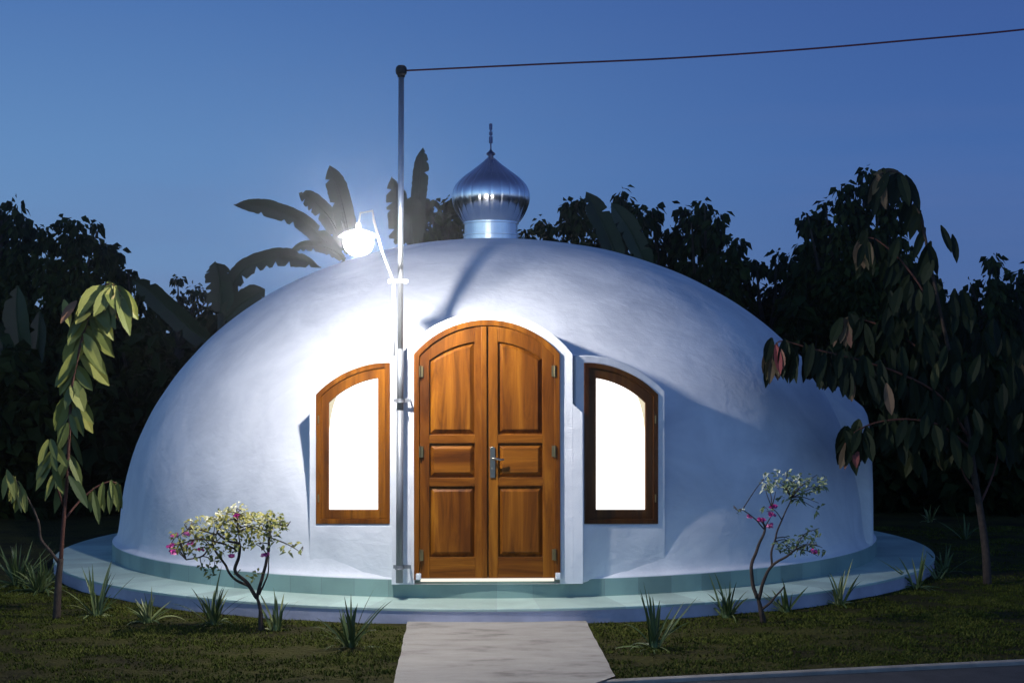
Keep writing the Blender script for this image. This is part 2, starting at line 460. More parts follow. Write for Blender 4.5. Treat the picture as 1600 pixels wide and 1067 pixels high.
# kerb and road
def strip(name, m, d0, d1, z0, z1, bevel=0):
    b = MB(); X = (-60, 60)
    n = Vector((kd.y, -kd.x, 0))            # towards the camera
    q = [KL + kd * X[0], KL + kd * X[1]]
    lo = [q[0] + n * d0, q[1] + n * d0, q[1] + n * d1, q[0] + n * d1]
    i = b.add([(p.x, p.y, z1) for p in lo] + [(p.x, p.y, z0) for p in lo])
    b.face([i, i+1, i+2, i+3][::-1])
    for k in range(4):
        l = (k + 1) % 4
        b.face([i + k, i + l, i + 4 + l, i + 4 + k])
    return tag(b.build(name, m, bevel=bevel), kind='structure')
strip('kerb', KERB, 0.0, 0.085, ZG - .4, ZG + .012, .012)
strip('road', ASPH, 0.086, 60, ZG - .5, ZG - .015)

# concrete path
pth = MB()
PZ = ZG + .021
a0, a1 = G(637, 969, PZ), G(915, 969, PZ)
b0, b1 = G(615, 1067, PZ), G(965, 1063, PZ)
def ext(p, q, y):
    return p + (q - p) * ((y - p.y) / (q.y - p.y))
NP = 16
rows = []
for i in range(NP + 1):
    t = i / NP
    l = ext(a0, b0, -4.75 + (kerb_y(-.8) + 4.75) * t); r = ext(a1, b1, -4.75 + (kerb_y(1) + 4.75) * t)
    jl = .012 * mnoise.noise(Vector((l.y * 3, 0, 0))); jr = .012 * mnoise.noise(Vector((r.y * 3, 9, 0)))
    rows.append(pth.add([(l.x + jl, l.y, ZG - .2), (l.x + jl, l.y, PZ)] + [(l.x + (r.x - l.x) * k / 6, l.y, PZ + .003 * mnoise.noise(Vector((k, l.y * 2, 1)))) for k in range(1, 6)] + [(r.x + jr, r.y, PZ), (r.x + jr, r.y, ZG - .2)]))
for a, b in zip(rows, rows[1:]):
    for k in range(8):
        pth.face([a + k, b + k, b + k + 1, a + k + 1])
tag(pth.build('path', CONC), kind='structure')

# grass
gr = MB()
def in_path(x, y):
    l = ext(a0, b0, y).x; r = ext(a1, b1, y).x
    return l + .018 < x < r - .018
def blade(x, y):
    d = mnoise.noise(Vector((x * 1.7, y * 2.6, 7))) * .6 + mnoise.noise(Vector((x * 5, y * 8, 2))) * .5
    if rnd(-.3, .42) > d: return 0
    z = gh(x, y); a = rnd(0, 6.283); h = rnd(.007, .022); wd = rnd(.004, .009); le = rnd(.3, 1.6)
    dx, dy = math.cos(a), math.sin(a)
    gr.tint = min(1, max(0, .45 + d * .7 + rnd(-.25, .25)))
    i = gr.add([(x - dy*wd, y + dx*wd, z - .004), (x + dy*wd, y - dx*wd, z - .004), (x + dx*h*le + dy*wd*.3, y + dy*h*le - dx*wd*.3, z + h)])
    gr.face([i, i+1, i+2]); return 1
cnt = 0
while cnt < 85000:
    x = rnd(-5.6, 6.6); y = rnd(-7.6, -2.2)
    if y < kerb_y(x) + .01: continue
    if math.hypot(x - .02, y) < 4.83: continue
    if in_path(x, y): continue
    if abs(x) > (y + 17.44) * .35: continue
    cnt += blade(x, y)
cnt = 0
while cnt < 9000:
    x = rnd(3.9, 8); y = rnd(-2.2, 3)
    if math.hypot(x - .02, y) < 4.83 or abs(x) > (y + 17.44) * .35: continue
    cnt += blade(x, y)
tag(gr.build('grass', GRASS), 'short dark green lawn grass in front of the dome', 'grass', kind='stuff')

# ================================================================ dome house
DX = 0.0246
RD, HD, ND = 4.13, 3.29, 2.08
house = thing('dome_house', 'white plastered dome house with a double wooden door and two lit windows', 'dome house', (DX, 0, 0))

dm = MB()
prof = [(RD + .055, -.02), (RD + .0705, 0.0), (RD + .066, .008), (RD + .046, .018), (RD + .022, .05), (RD + .006, .12)]
NV = 72
for i in range(NV + 1):
    ph = math.pi / 2 * i / NV
    r = RD * max(0, math.cos(ph)) ** (2 / ND); z = HD * math.sin(ph) ** (2 / ND)
    if z > .18: prof.append((max(r, .002), z))
dm.lathe(prof, 192, (DX, 0, 0))
# hand trowelled unevenness
for i, v in enumerate(dm.v):
    q = Vector(v); d = Vector((q.x - DX, q.y, q.z * 1.3)).normalized()
    k = .010 * mnoise.noise(q * 1.1) + .006 * mnoise.noise(q * 2.7 + Vector((5, 0, 0)))
    if q.z > .05: dm.v[i] = tuple(q + d * k)
dm.build('shell', STUCCO, house, smooth=True)

# --- step round the dome
st = MB(); st.lathe([(RD + .07, -.0005), (RD + .074, -.005), (RD + .074, TZ - .005)], 192, (DX, 0, 0))
st.build('tiled_step', TILE_G, house)
RT = RD + .67
st = MB(); st.lathe([(RD + .065, TZ), (RT - .004, TZ), (RT, TZ - .004), (RT, TZ - .022)], 192, (DX, 0, 0))
st.build('tiled_terrace', TILE_M, house)
st = MB(); st.lathe([(RT - .02, TZ - .019), (RT - .006, TZ - .021), (RT - .006, -.42)], 192, (DX, 0, 0))
st.build('plinth_wall', LAV, house)

# --- facade helpers: photo position -> x, z on the facade plane
YD = -4.21                                     # plaster front round the door
def fx(px, Y=YD): return W(px, 700, Y).x
def fz(py, Y=YD): return W(761, py, Y).z
PXM = fx(762) - fx(761)
XC = fx(761)

def arch(px_half, py_spring, py_top, py_bot, n=20):
    """outline with a round head, counter-clockwise from the lower left"""
    hw = px_half * PXM; zs, zt, zb = fz(py_spring), fz(py_top), fz(py_bot)
    h = zt - zs; r = (hw*hw + h*h) / (2*h); zc = zt - r; a = math.asin(hw / r)
    pts = [(XC - hw, zb), (XC + hw, zb)]
    for i in range(n + 1):
        t = a - 2 * a * i / n
        pts.append((XC + r * math.sin(t), zc + r * math.cos(t)))
    return pts
def arch_z(x, drop=0):
    hw = 114 * PXM; zs, zt = fz(553), fz(500); h = zt - zs; r = (hw*hw + h*h) / (2*h)
    return zt - r + math.sqrt(max(0, r*r - (x - XC)**2)) - drop

# door surround: a plaster block that stands out from the curve of the dome
sur = MB()
PO = arch(114, 553, 500, 904); PI = arch(105.5, 556, 508.5, 904)
zl_ = [(x, (z if i > 1 else -.03)) for i, (x, z) in enumerate(arch(134, 553.7, 487, 904))]
zi_ = [(x, (z if i > 1 else -.028)) for i, (x, z) in enumerate(arch(113.6, 553, 500.5, 904))]
sur.ring(zl_, zi_, YD, -2.7)
sur.build('door_surround', STUCCO, house, bevel=.012, seg=3)

# door frame
fr = MB()
# open at the bottom: two jambs and the arched head as one strip
n = len(PO)
y0, y1 = YD - .03, YD + .05
idx = [1] + list(range(2, n)) + [0]
b = fr.add([(PO[i][0], y0, PO[i][1]) for i in idx] + [(PI[i][0], y0, PI[i][1]) for i in idx] +
           [(PO[i][0], y1, PO[i][1]) for i in idx] + [(PI[i][0], y1, PI[i][1]) for i in idx])
k = len(idx)
for i in range(k - 1):
    j = i + 1
    fr.face([b+i, b+j, b+k+j, b+k+i]); fr.face([b+j, b+i, b+2*k+i, b+2*k+j]); fr.face([b+k+i, b+k+j, b+3*k+j, b+3*k+i])
fr.face([b, b+k, b+3*k, b+2*k]); fr.face([b+k-1, b+3*k-1, b+4*k-1, b+2*k-1][::-1])
doorframe = fr.build('door_frame', WOODF, house, bevel=.004)
for sx, px in ((-1, 654), (1, 871)):
    ft = MB(); x = fx(px)
    ft.box((x, YD - .042, fz(899)), .045, .05, .055)
    ft.build('frame_foot', ENAMEL, doorframe, bevel=.008)
th = MB(); th.box((XC, YD - .012, fz(905.2)), 208 * PXM, .03, .022)
th.build('threshold_glow', STRIP, house)  # emissive bar standing in for room light leaking under the door

# door leaves
def leaf_door(x0, x1, side):
    YS = YD + .018                             # back board of the panels
    YF = YD - .012                             # front of stiles and rails
    zb = fz(902)
    sw = 14.5 * PXM                              # outer stile
    def top(x, d): return arch_z(x, d * PXM)
    def shape(a, b_, za, d, n=12):
        return [(a, za), (b_, za)] + [(b_ + (a - b_) * i / n, top(b_ + (a - b_) * i / n, d)) for i in range(n + 1)]
    lf = MB()
    lf.prism(shape(x0, x1, zb, 9.5), YS, YD + .05)
    if side < 0: pa, pb = fx(671), fx(742)
    else: pa, pb = fx(778), fx(848)
    lf.prism(shape(x0, pa, zb, 9.5, 5), YF, YS - .0005)
    lf.prism(shape(pb, x1, zb, 9.5, 5), YF, YS - .0005)
    # arched top rail
    nn = 12
    xs_ = [pa + (pb - pa) * i / nn for i in range(nn + 1)]
    lf.prism([(x, top(x, 33)) for x in xs_] + [(x, top(x, 9.5)) for x in reversed(xs_)], YF + .0012, YS - .0005)
    door = lf.build('door', WOODS[0 if side < 0 else 1], house, bevel=.003)
    for ya, yb in ((679, 692), (746, 759), (870, 902)):
        rails = MB()
        rails.prism([(pa, fz(yb)), (pb, fz(yb)), (pb, fz(ya)), (pa, fz(ya))], YF + .001, YS - .0005)
        rails.build('rail', WOODH[0 if side < 0 else 1], door, bevel=.003)
    def pan(po, pi, mat_):
        p = MB(); p.frustum(po, pi, YS - .0008, YF + .003)
        p.build('panel', mat_, door, bevel=.002)
    e = 1.2 * PXM; mg = 7.5 * PXM
    def ins(a, b_, za, d, m_): return shape(a + m_, b_ - m_, za + m_, d + m_ / PXM)
    pan(ins(pa, pb, fz(678), 33, e), ins(pa, pb, fz(678), 33, mg), WOODS[2 if side < 0 else 3])
    for (ya, yb), mt in (((693, 745), WOODH[1 if side < 0 else 0]), ((760, 869), WOODS[3 if side < 0 else 2])):
        q = lambda m_: [(pa + m_, fz(yb) + m_), (pb - m_, fz(yb) + m_), (pb - m_, fz(ya) - m_), (pa + m_, fz(ya) - m_)]
        pan(q(e), q(mg), mt)
    for py in (580, 705, 866):
        h = MB(); x = fx(656.5) if side < 0 else fx(866.8)
        h.tube([(x, YD - .036, fz(py + 9)), (x, YD - .036, fz(py - 9))], .0085, 10)
        h.box((x + side * -.012, YD - .0255, fz(py)), .03, .012, 17 * PXM)
        h.build('hinge', BRASS, door)
    return door
dl = leaf_door(fx(656), fx(762), -1)
dr = leaf_door(fx(762.6), fx(867), 1)
ast = MB()
xa = fx(756.2)
ast.prism([(xa - .022, fz(902)), (xa + .026, fz(902)), (xa + .026, arch_z(xa, 10 * PXM)), (xa - .022, arch_z(xa, 10 * PXM))], YD - .03, YD - .0125)
ast.build('cover_strip', WOODF, dl, bevel=.006)
hd = MB(); hx = fx(769.5)
hd.prism([(hx - .022, fz(746)), (hx + .022, fz(746)), (hx + .024, fz(722)), (hx + .022, fz(699)), (hx, fz(697)), (hx - .022, fz(699)), (hx - .024, fz(722))], YD - .024, YD - .0122)
hd.tube([(hx, YD - .02, fz(716)), (hx, YD - .062, fz(716))], .0105, 12)
hd.tube(smooth_path([(hx, YD - .06, fz(716)), (hx + .03, YD - .066, fz(716)), (hx + .075, YD - .06, fz(717.5)), (hx + .1, YD - .05, fz(717))], 4), [.011] * 9 + [.009, .008, .008, .006], 10)
hd.tube([(hx, YD - .023, fz(733)), (hx, YD - .04, fz(733))], .013, 14)
hd.build('handle', STEEL, dr, smooth=False, bevel=.003)

# --- windows: set in flat faces tangent to the dome, either side of the door
PHI = R(21.5); RHO = 4.135
YW = -RHO
def fw_(px, py, mirror):
    """photo position -> (x, z) on the unturned window face"""
    ph = PHI if mirror else -PHI
    nx, ny = math.sin(ph), -math.cos(ph)
    d = ray(px, py)
    t = (RHO - ((CAM.x - DX) * nx + CAM.y * ny)) / (d.x * nx + d.y * ny)
    p = CAM + d * t
    return ((p.x - DX) * math.cos(ph) + p.y * math.sin(ph) + DX, p.z)
def turned(b, mirror):
    b.turn(PHI if mirror else -PHI, (DX, 0)); return b
def warc(px, off):
    """top line of a window: level near the door, falling away outwards (left window photo coordinates)"""
    r = 159 - off
    dx = min(609 - px, r * .98)
    return 567 + off + r - math.sqrt(r*r - dx*dx)
def wshape(a, b_, bot, off, mirror, n=14, zb=None):
    pts = [(a, bot), (b_, bot)] + [(b_ + (a - b_) * i / n, warc(b_ + (a - b_) * i / n, off)) for i in range(n + 1)]
    out_ = [fw_(1522 - x if mirror else x, y, mirror) for x, y in pts]
    if zb is not None: out_[0] = (out_[0][0], zb); out_[1] = (out_[1][0], zb)
    if mirror: out_ = [out_[1], out_[0]] + out_[:1:-1]
    return out_
for mirror in (False, True):
    s = MB()
    s.ring(wshape(483, 622, 832, -12, mirror, zb=-.03), wshape(494.3, 608.7, 817.7, .3, mirror), YW, -2.9)
    turned(s, mirror).build('window_surround', STUCCO, house, bevel=.016, seg=3)
    # web of plaster closing the gap to the door block, its top sloping
    xa_, ya_ = XC + (.66 if mirror else -.66), YD - .003
    ph = PHI if mirror else -PHI
    q = fw_(1522 - 604 if mirror else 604, 700, mirror)[0] - DX
    xb_, yb_ = (fx(1522 - 611.5) if mirror else fx(611.5)), YD + .006
    za_, zb_ = fz(618), fz(645)
    wb = MB()
    i = wb.add([(xa_, ya_, -.03), (xb_, yb_, -.03), (xb_, yb_, zb_), (xa_, ya_, za_), (xa_, -3.4, -.03), (xb_, -3.4, -.03), (xb_, -3.4, zb_), (xa_, -3.4, za_)])
    for fcs in ((0, 1, 2, 3), (3, 2, 6, 7), (1, 5, 6, 2), (4, 0, 3, 7), (5, 4, 7, 6), (0, 4, 5, 1)):
        fcs = fcs if mirror else fcs[::-1]
        wb.face([i + k for k in fcs])
    wb.build('plaster_web', STUCCO, house, bevel=.002)
    f = MB()
    f.ring(wshape(494, 609, 818, 0, mirror), wshape(501.5, 602, 810.5, 7.5, mirror), YW - .008, YW + .05)
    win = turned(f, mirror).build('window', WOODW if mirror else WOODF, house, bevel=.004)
    f = MB()
    f.ring(wshape(501.7, 601.8, 810.3, 7.7, mirror), wshape(512.5, 590, 796, 22.5, mirror), YW + .004, YW + .045)
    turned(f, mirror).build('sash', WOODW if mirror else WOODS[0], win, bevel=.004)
    f = MB(); f.prism(wshape(508, 594, 800, 18, mirror), YW + .026, YW + .034)
    turned(f, mirror).build('pane', PANE, win)
    # emissive sheet standing in for the lit wall inside, outer upper pane corner
    f = MB(); q = []
    for px in lin(511, 545, 8): q.append((px, warc(px, 21)))
    for t in lin(0, 1, 8): q.append((545 - 33 * math.sin(t * 1.57), 598 + 95 * (1 - math.cos(t * 1.57))))
    q = [fw_(1522 - x if mirror else x, y, mirror) for x, y in q]
    if not mirror: q = q[::-1]
    f.prism(q, YW + .0235, YW + .0245)
    turned(f, mirror).build('reveal_glow', CREAM, win)
    for py in (655, 778):
        f = MB(); x, z = fw_(1522 - 498.5 if mirror else 498.5, py, mirror)
        f.box((x, YW - .010, z), .012, .008, .07)
        turned(f, mirror).build('hinge', BRASS, win, bevel=.002)

# plaster block of a side opening, seen edge-on at the right end of the dome
s = MB()
hw_ = 1.0; q = [(-hw_, -.03), (hw_, -.03)] + [(hw_ * math.cos(a), .44 + .93 * math.sin(a)) for a in lin(0, math.pi, 15)]
n = len(q); Y0, Y1 = -4.115, -3.25           # its top slopes back and up into the shell
i0 = s.add([(DX + x, Y0, z) for x, z in q] + [(DX + x * .92, Y1, z * 1.53) for x, z in q])
s.face(list(range(i0, i0 + n))); s.face(list(range(i0 + 2 * n - 1, i0 + n - 1, -1)))
for k in range(n):
    l = (k + 1) % n
    s.face([i0 + l, i0 + k, i0 + n + k, i0 + n + l])
s.turn(R(80), (DX, 0))
s.build('side_surround', STUCCO, house, bevel=.07, seg=5)

# --- cupola on the crown of the dome
cx = W(767, 300, 0).x
SC_ = 17.44 / F
def cz(py): return W(767, py, 0).z
seam = lambda u: 1 - .02 * max(0, 1 - abs(((u * 24) % 1) - .0) * 12) - .02 * max(0, 1 - abs(((u * 24) % 1) - 1) * 12) - .006 * (abs(((u*24) % 1) - .5) * 2) ** 2
def lathe_px(name, prof, mt, par, seg=48, wob=None, smooth=True):
    b = MB(); b.lathe([(r * SC_, cz(y)) for r, y in prof], seg, (cx, 0, 0), wob)
    return b.build(name, mt, par, smooth=smooth)
op = [(42, 349), (46, 346), (50, 340.5), (54, 333.5), (57.5, 326), (60, 318.5), (61.5, 311), (61.3, 304), (59.5, 297), (56, 290), (51, 284), (45, 278), (38.5, 273), (31.5, 268), (25, 263), (19, 258.5), (13.5, 254), (8.5, 249.5), (4.5, 246), (2.5, 243)]
cup = lathe_px('cupola', op, CHROME, house, 24 * 10, seam)
lathe_px('drum', [(43, 385), (43, 369), (44, 368.5), (44, 366.5), (41.5, 366), (41.5, 351), (43.5, 350.5), (43.5, 347.5), (41, 347)], CHROME, cup, 64, None, False)
fin = [(2.2, 246), (5, 243.5), (7.4, 241.5), (6.6, 239.5), (3, 236.5), (1.3, 234), (1.1, 226), (1.3, 224.5), (3, 224), (3, 214), (1.2, 213.5), (1.2, 212), (2.8, 211.5), (2.8, 206.5), (1.2, 206), (1.2, 203.5), (2.6, 203), (2.6, 194.5), (1.5, 193.5), (.2, 193)]
lathe_px('finial', fin, DCHROME, cup, 14, None, False)

# ================================================================ pole, lamp, cable
YP = -4.315
pole = thing('mast_pole', 'tall galvanised mast pole with a black cap clamped beside the door', 'pole', W(624, 907, YP))
pb, pt = W(624, 907, YP), W(627, 112, YP)
pb.z = 0.0
def along(py): 
    t = (907 - py) / (907 - 112); return pb.lerp(pt, t)
b = MB(); b.tube([along(907), along(640)], .030, 20); b.tube([along(640), along(545)], .029, 20)
b.build('lower_pipe', GALV_D, pole, smooth=True)
b = MB(); b.tube([along(550), along(112)], .0245, 20)
b.build('upper_pipe', GALV, pole, smooth=True)
b = MB(); p = along(112); b.lathe([(.001, .02), (.04, .02), (.047, .035), (.05, .06), (.045, .085), (.03, .1), (.001, .104)], 20, (p.x, p.y, p.z - .05))
b.tube([p - UP * .05, p + UP * .0], .032, 16)
b.build('cap', BLACK, pole, smooth=True)
for py, mt, yb in ((883, GALV_D, -4.2), (625, GALV_D, -4.2)):
    p = along(py); q = MB()
    q.box((p.x + .02, p.y + .036, p.z), .15, .008, .03)
    q.tube([(p.x + math.cos(a) * .034, p.y + math.sin(a) * .034, p.z - .014) for a in lin(-.2, math.pi + .2 + math.pi, 14)], .006, 6)
    q.lathe([(.0305, -.014), (.034, -.014), (.034, .014), (.0305, .014)], 20, (p.x, p.y, p.z))
    q.tube([(p.x + .085, p.y + .034, p.z), (p.x + .085, p.y + .2, p.z)], .008, 8)
    q.build('bracket', mt, pole, bevel=.001)

YL = -5.32
LP = W(560, 380, YL)
lamp = thing('street_lamp', 'glowing white lamp under a round shade on a thin bent arm', 'lamp', along(440))
s0, s1 = along(556), along(441)
off = Vector((-.058, 0, 0))
arm = [s0 + off, s0.lerp(s1, .5) + off, s1 + off, s1 + off + Vector((-.012, -.06, .05)), W(597, 392, -4.86), W(584, 344, YL + .03), W(582, 329.5, YL), W(563, 333, YL), W(560, 352, YL)]
b = MB(); b.tube(arm, [.0145, .0145, .0145, .013, .012, .010, .0085, .0085, .0085], 12)
b.build('arm', WPIPE, lamp, smooth=True)
q = MB(); p = along(440)
q.box((p.x - .02, p.y - .034, p.z), .17, .007, .032)
q.box((p.x - .02, p.y + .034, p.z), .17, .007, .032)
q.build('clamp', WPIPE, lamp, bevel=.002)
q = MB(); q.lathe([(.001, .165), (.016, .162), (.02, .15), (.022, .112), (.06, .104), (.115, .084), (.158, .054), (.162, .048), (.156, .046), (.11, .072), (.05, .092), (.001, .098)], 40, LP)
q.build('shade', emis('glowing opal shade', (1, .99, 1), 1.6), lamp, smooth=True)
q = MB(); q.lathe([(.001, -.05), (.024, -.043), (.036, -.022), (.037, .014), (.028, .034), (.014, .044), (.001, .047)], 12, LP)
BULB_I = 48.0
q.build('bulb', emis('lamp bulb', (1, .985, 1), BULB_I / (.074 * .085)), lamp, smooth=True)
MG = bpy.data.materials.new('thin milky glass'); MG.use_nodes = True
nt = MG.node_tree; nt.nodes.clear()
o_ = nt.nodes.new('ShaderNodeOutputMaterial'); e_ = nt.nodes.new('ShaderNodeEmission'); t_ = nt.nodes.new('ShaderNodeBsdfTransparent'); m_ = nt.nodes.new('ShaderNodeMixShader')
e_.inputs['Strength'].default_value = 14; m_.inputs[0].default_value = .15
nt.links.new(t_.outputs[0], m_.inputs[1]); nt.links.new(e_.outputs[0], m_.inputs[2]); nt.links.new(m_.outputs[0], o_.inputs['Surface'])
q = MB(); q.lathe([(.05, .088), (.095, .066), (.115, .04), (.122, .005), (.116, -.03), (.10, -.062), (.07, -.088), (.036, -.102), (.001, -.106)], 32, LP)
q.build('globe', MG, lamp, smooth=True)

c0 = along(112) + Vector((.04, -.01, .005))
cab = [c0, W(850, 100.5, -4.3), W(1050, 91.5, -4.35), W(1250, 78, -4.4), W(1430, 62.5, -4.45), W(1600, 46.5, -4.5), W(1900, 12, -4.6), W(2500, -75, -4.8)]
b = MB(); b.tube(smooth_path(cab, 6), .008, 8)
tag(b.build('overhead_cable', CABLE, smooth=True), 'dark red cable running from the mast top across the sky', 'cable')

# ================================================================ plants
def leaf_pair_branch(lv, pts, t0, t1, npairs, L, wd, tint, droop=.55, hang=.5, spread=1.0, tip_tint=None, skip=0.0, jit=.02, rskip=0.0):
    """leaves along a stem, on alternate sides, bending down"""
    n = len(pts)
    for i in range(npairs):
        t = t0 + (t1 - t0) * i / max(1, npairs - 1)
        k = min(n - 2, int(t * (n - 1))); p = pts[k].lerp(pts[k + 1], t * (n - 1) - k)
        tg = (pts[k + 1] - pts[k]).normalized()
        for sgn in (-1, 1):
            if random.random() < skip or (sgn > 0 and random.random() < rskip): continue
            a = rnd(-.8, .8)
            out_ = Vector((sgn * math.cos(a), math.sin(a) * 1.0, 0)) * spread
            d = out_ * rnd(.55, 1) + tg * rnd(0, .25) - UP * (hang * rnd(.7, 1.35))
            lv.tint = min(1, max(0, rnd(*tint)))
            if tip_tint and t > .93: lv.tint = rnd(*tip_tint)
            ll = L * rnd(.75, 1.15)
            nr = Vector((-d.x * .4 + rnd(-.45, .45), -.9 + rnd(-.3, .3), .45 + rnd(-.3, .3)))
            lv.leaf(p + tg * rnd(-.03, .03) + Vector((rnd(-jit, jit), rnd(-jit, jit), rnd(-jit, jit))), d, nr, ll, wd * rnd(.8, 1.15), droop * rnd(.6, 1.3), rnd(.1, .4), 5)

# --- left sapling
def V(px, py, Y, dy=0): return W(px, py, Y + dy)
b0_ = G(88, 966); YA = b0_.y
sap = thing('sapling', 'slender young tree with long drooping yellow-green leaves left of the dome', 'young tree', b0_, 'young trees either side of the dome')
tr = MB()
low = smooth_path([b0_ - UP * .03, V(90, 935, YA), V(92, 900, YA), V(95, 872, YA)], 4); tr.tube(low, taper(len(low), .034, .024), 10)
main = smooth_path([V(95, 876, YA), V(99, 820, YA, -.03), V(104, 760, YA, -.05), V(108, 680, YA, -.08), V(113, 600, YA, -.1), V(128, 530, YA, -.12), V(145, 475, YA, -.15), V(160, 449, YA, -.18), V(176, 445, YA, -.2), V(190, 466, YA, -.22)], 6)
tr2 = MB(); tr2.tube(main, taper(len(main), .018, .005), 8)
lb = smooth_path([V(93, 880, YA), V(78, 860, YA, -.02), V(64, 842, YA, -.05), V(60, 815, YA, -.08), V(47, 785, YA, -.1), V(30, 757, YA, -.12), V(14, 738, YA, -.15)], 5)
tr.tube(lb, taper(len(lb), .015, .006), 7)
rb = smooth_path([V(100, 812, YA, -.03), V(125, 782, YA, .06), V(150, 761, YA, .12), V(172, 752, YA, .16), V(186, 757, YA, .18)], 5)
tr2.tube(rb, taper(len(rb), .010, .004), 7)
lb2 = smooth_path([V(99, 790, YA, -.03), V(88, 755, YA, -.1), V(82, 715, YA, -.16), V(80, 690, YA, -.2)], 4)
tr2.tube(lb2, taper(len(lb2), .010, .005), 7)
trunk = tr.build('trunk', BARK, sap, smooth=True)
tr2.build('branch', BARK_R, trunk, smooth=True)
lv = MB()
leaf_pair_branch(lv, main, .40, .97, 22, .27, .112, (.28, .78), .3, .8, .9, skip=.05)
leaf_pair_branch(lv, main, .90, 1.0, 4, .19, .07, (.72, .92), .3, 1.3, .7)
for (px, py, dx, dz, tn) in ((186, 452, .4, -1, .97), (178, 447, .1, -1, .86), (120, 470, -.4, -.5, .9), (100, 468, .3, -1, .7)):
    lv.tint = tn; lv.leaf(V(px, py, YA, -.2), (dx, -.15, dz), (0, -1, .3), .2, .075, .2, .3, 5)
leaf_pair_branch(lv, main, .25, .45, 6, .22, .085, (.05, .4), .35, 1.0, .7)
leaf_pair_branch(lv, lb2, .5, 1, 5, .2, .07, (.2, .6), .3, 1.0, .7)
leaf_pair_branch(lv, lb, .78, 1, 5, .19, .06, (.55, .9), .35, 1.1, .55)
leaf_pair_branch(lv, rb, .45, 1, 5, .2, .065, (.15, .6), .25, 1.5, .35)
lv.build('leaves', LEAF_S, sap)

# --- right sapling: larger, dark, leaning crown
b0_ = G(1543, 912); YB = b0_.y
sap2 = thing('sapling', 'dark leaning young tree with heavy hanging leaves and reddish tips right of the dome', 'young tree', b0_, 'young trees either side of the dome')
tr = MB()
tk = smooth_path([b0_ - UP * .03, V(1540, 860, YB), V(1532, 800, YB), V(1522, 740, YB, -.05), V(1516, 690, YB, -.1)], 5)
tr.tube(tk, taper(len(tk), .042, .026), 10)
mains = [
    [(1524, 745, 0), (1510, 660, -.1), (1490, 580, -.2), (1472, 500, -.3), (1455, 420, -.35), (1440, 345, -.4), (1425, 298, -.42), (1408, 272, -.45), (1385, 268, -.48), (1372, 276, -.5)],
    [(1512, 680, -.1), (1470, 620, -.3), (1410, 585, -.5), (1340, 562, -.65), (1270, 545, -.75), (1222, 533, -.8), (1207, 545, -.82)],
    [(1500, 640, -.15), (1450, 560, .1), (1400, 520, .2), (1350, 500, .25), (1318, 498, .28)],
    [(1485, 570, -.2), (1450, 470, 0), (1410, 410, .1), (1370, 375, .15), (1345, 372, .18)],
    [(1516, 700, -.1), (1470, 665, -.3), (1420, 655, -.4), (1370, 660, -.45), (1335, 676, -.5), (1328, 690, -.5)],
    [(1530, 790, 0), (1548, 750, .1), (1558, 715, .15), (1556, 690, .2)],
    [(1526, 770, 0), (1508, 745, -.1), (1498, 720, -.15)],
]
paths = []
tw = MB()
for i, pl in enumerate(mains):
    pts = smooth_path([V(x, y, YB, d) for x, y, d in pl], 6); paths.append(pts)
    (tr if i == 0 else tw).tube(pts, taper(len(pts), .024 if i == 0 else .014, .005), 7)
trunk = tr.build('trunk', BARK, sap2, smooth=True)
tw.build('branch', BARK_R, trunk, smooth=True)
lv = MB()
leaf_pair_branch(lv, paths[0], .2, .97, 24, .27, .11, (.05, .5), .3, 1.1, .7, skip=.15, jit=.04, rskip=.75)
for _ in range(3):
    leaf_pair_branch(lv, paths[1], .10, .93, 16, .24, .095, (0, .55), .25, 1.5, .55, skip=.35, jit=.07)
    leaf_pair_branch(lv, paths[2], .1, .92, 15, .26, .10, (0, .55), .25, 1.3, .7, skip=.48, jit=.10)
    leaf_pair_branch(lv, paths[3], .1, .95, 15, .26, .10, (0, .62), .25, 1.3, .7, skip=.48, jit=.10)
    leaf_pair_branch(lv, paths[4], .15, .92, 13, .25, .10, (0, .6), .25, 1.3, .65, skip=.48, jit=.08)
leaf_pair_branch(lv, paths[1], .94, 1, 6, .27, .085, (.74, .93), .15, 1.6, .45)
leaf_pair_branch(lv, paths[2], .93, 1, 5, .24, .08, (.76, .94), .15, 1.7, .45)
leaf_pair_branch(lv, paths[3], .9, 1, 5, .25, .09, (.74, .9), .15, 1.5, .5)
leaf_pair_branch(lv, paths[4], .93, 1, 4, .24, .085, (.72, .95), .15, 1.4, .5)
leaf_pair_branch(lv, paths[0], .95, 1, 3, .25, .085, (.72, .9), .2, 1.1, .7)
for (px, py, d, dx, dz, tn) in ((1212, 538, -.84, .12, -1, 1.0), (1334, 684, -.52, .05, -1, .98), (1404, 268, -.45, -1, -.05, .78), (1470, 352, -.4, .35, -1, .2), (1488, 366, -.4, .1, -1, .15)):
    lv.tint = tn; lv.leaf(V(px, py, YB, d), (dx, -.2, dz), (0, -1, .2), .26, .075, .1, .35, 5)
for i in range(70):
    px = rnd(1262, 1392)
    lv.tint = rnd(0, .5) if random.random() < .88 else rnd(.72, .9)
    lv.leaf(V(px, 545 + (px - 1262) * .42 + rnd(-16, 12), YB, rnd(-.75, -.5)), (rnd(-.3, .3), rnd(-.3, .2), -1), (rnd(-.6, .6), -1, .3), rnd(.2, .29), rnd(.085, .11), .05, .3, 5)
# filling sprays deep in the crown
for _ in range(300):
    px = rnd(1385, 1600); py = rnd(400, 715)
    if py < 400 + abs(px - 1440) * .75 or py > 730 - abs(px - 1450) * .28: continue
    lv.tint = rnd(0, .55) if random.random() < .9 else rnd(.6, .78)
    lv.leaf(V(px, py, YB, rnd(-.5, .7)), (rnd(-.4, .4), rnd(-.4, .4), -1), (rnd(-.6, .6), -1, .3), rnd(.2, .3), rnd(.08, .11), .1, .3, 4)
lv.build('leaves', LEAF_R, sap2)

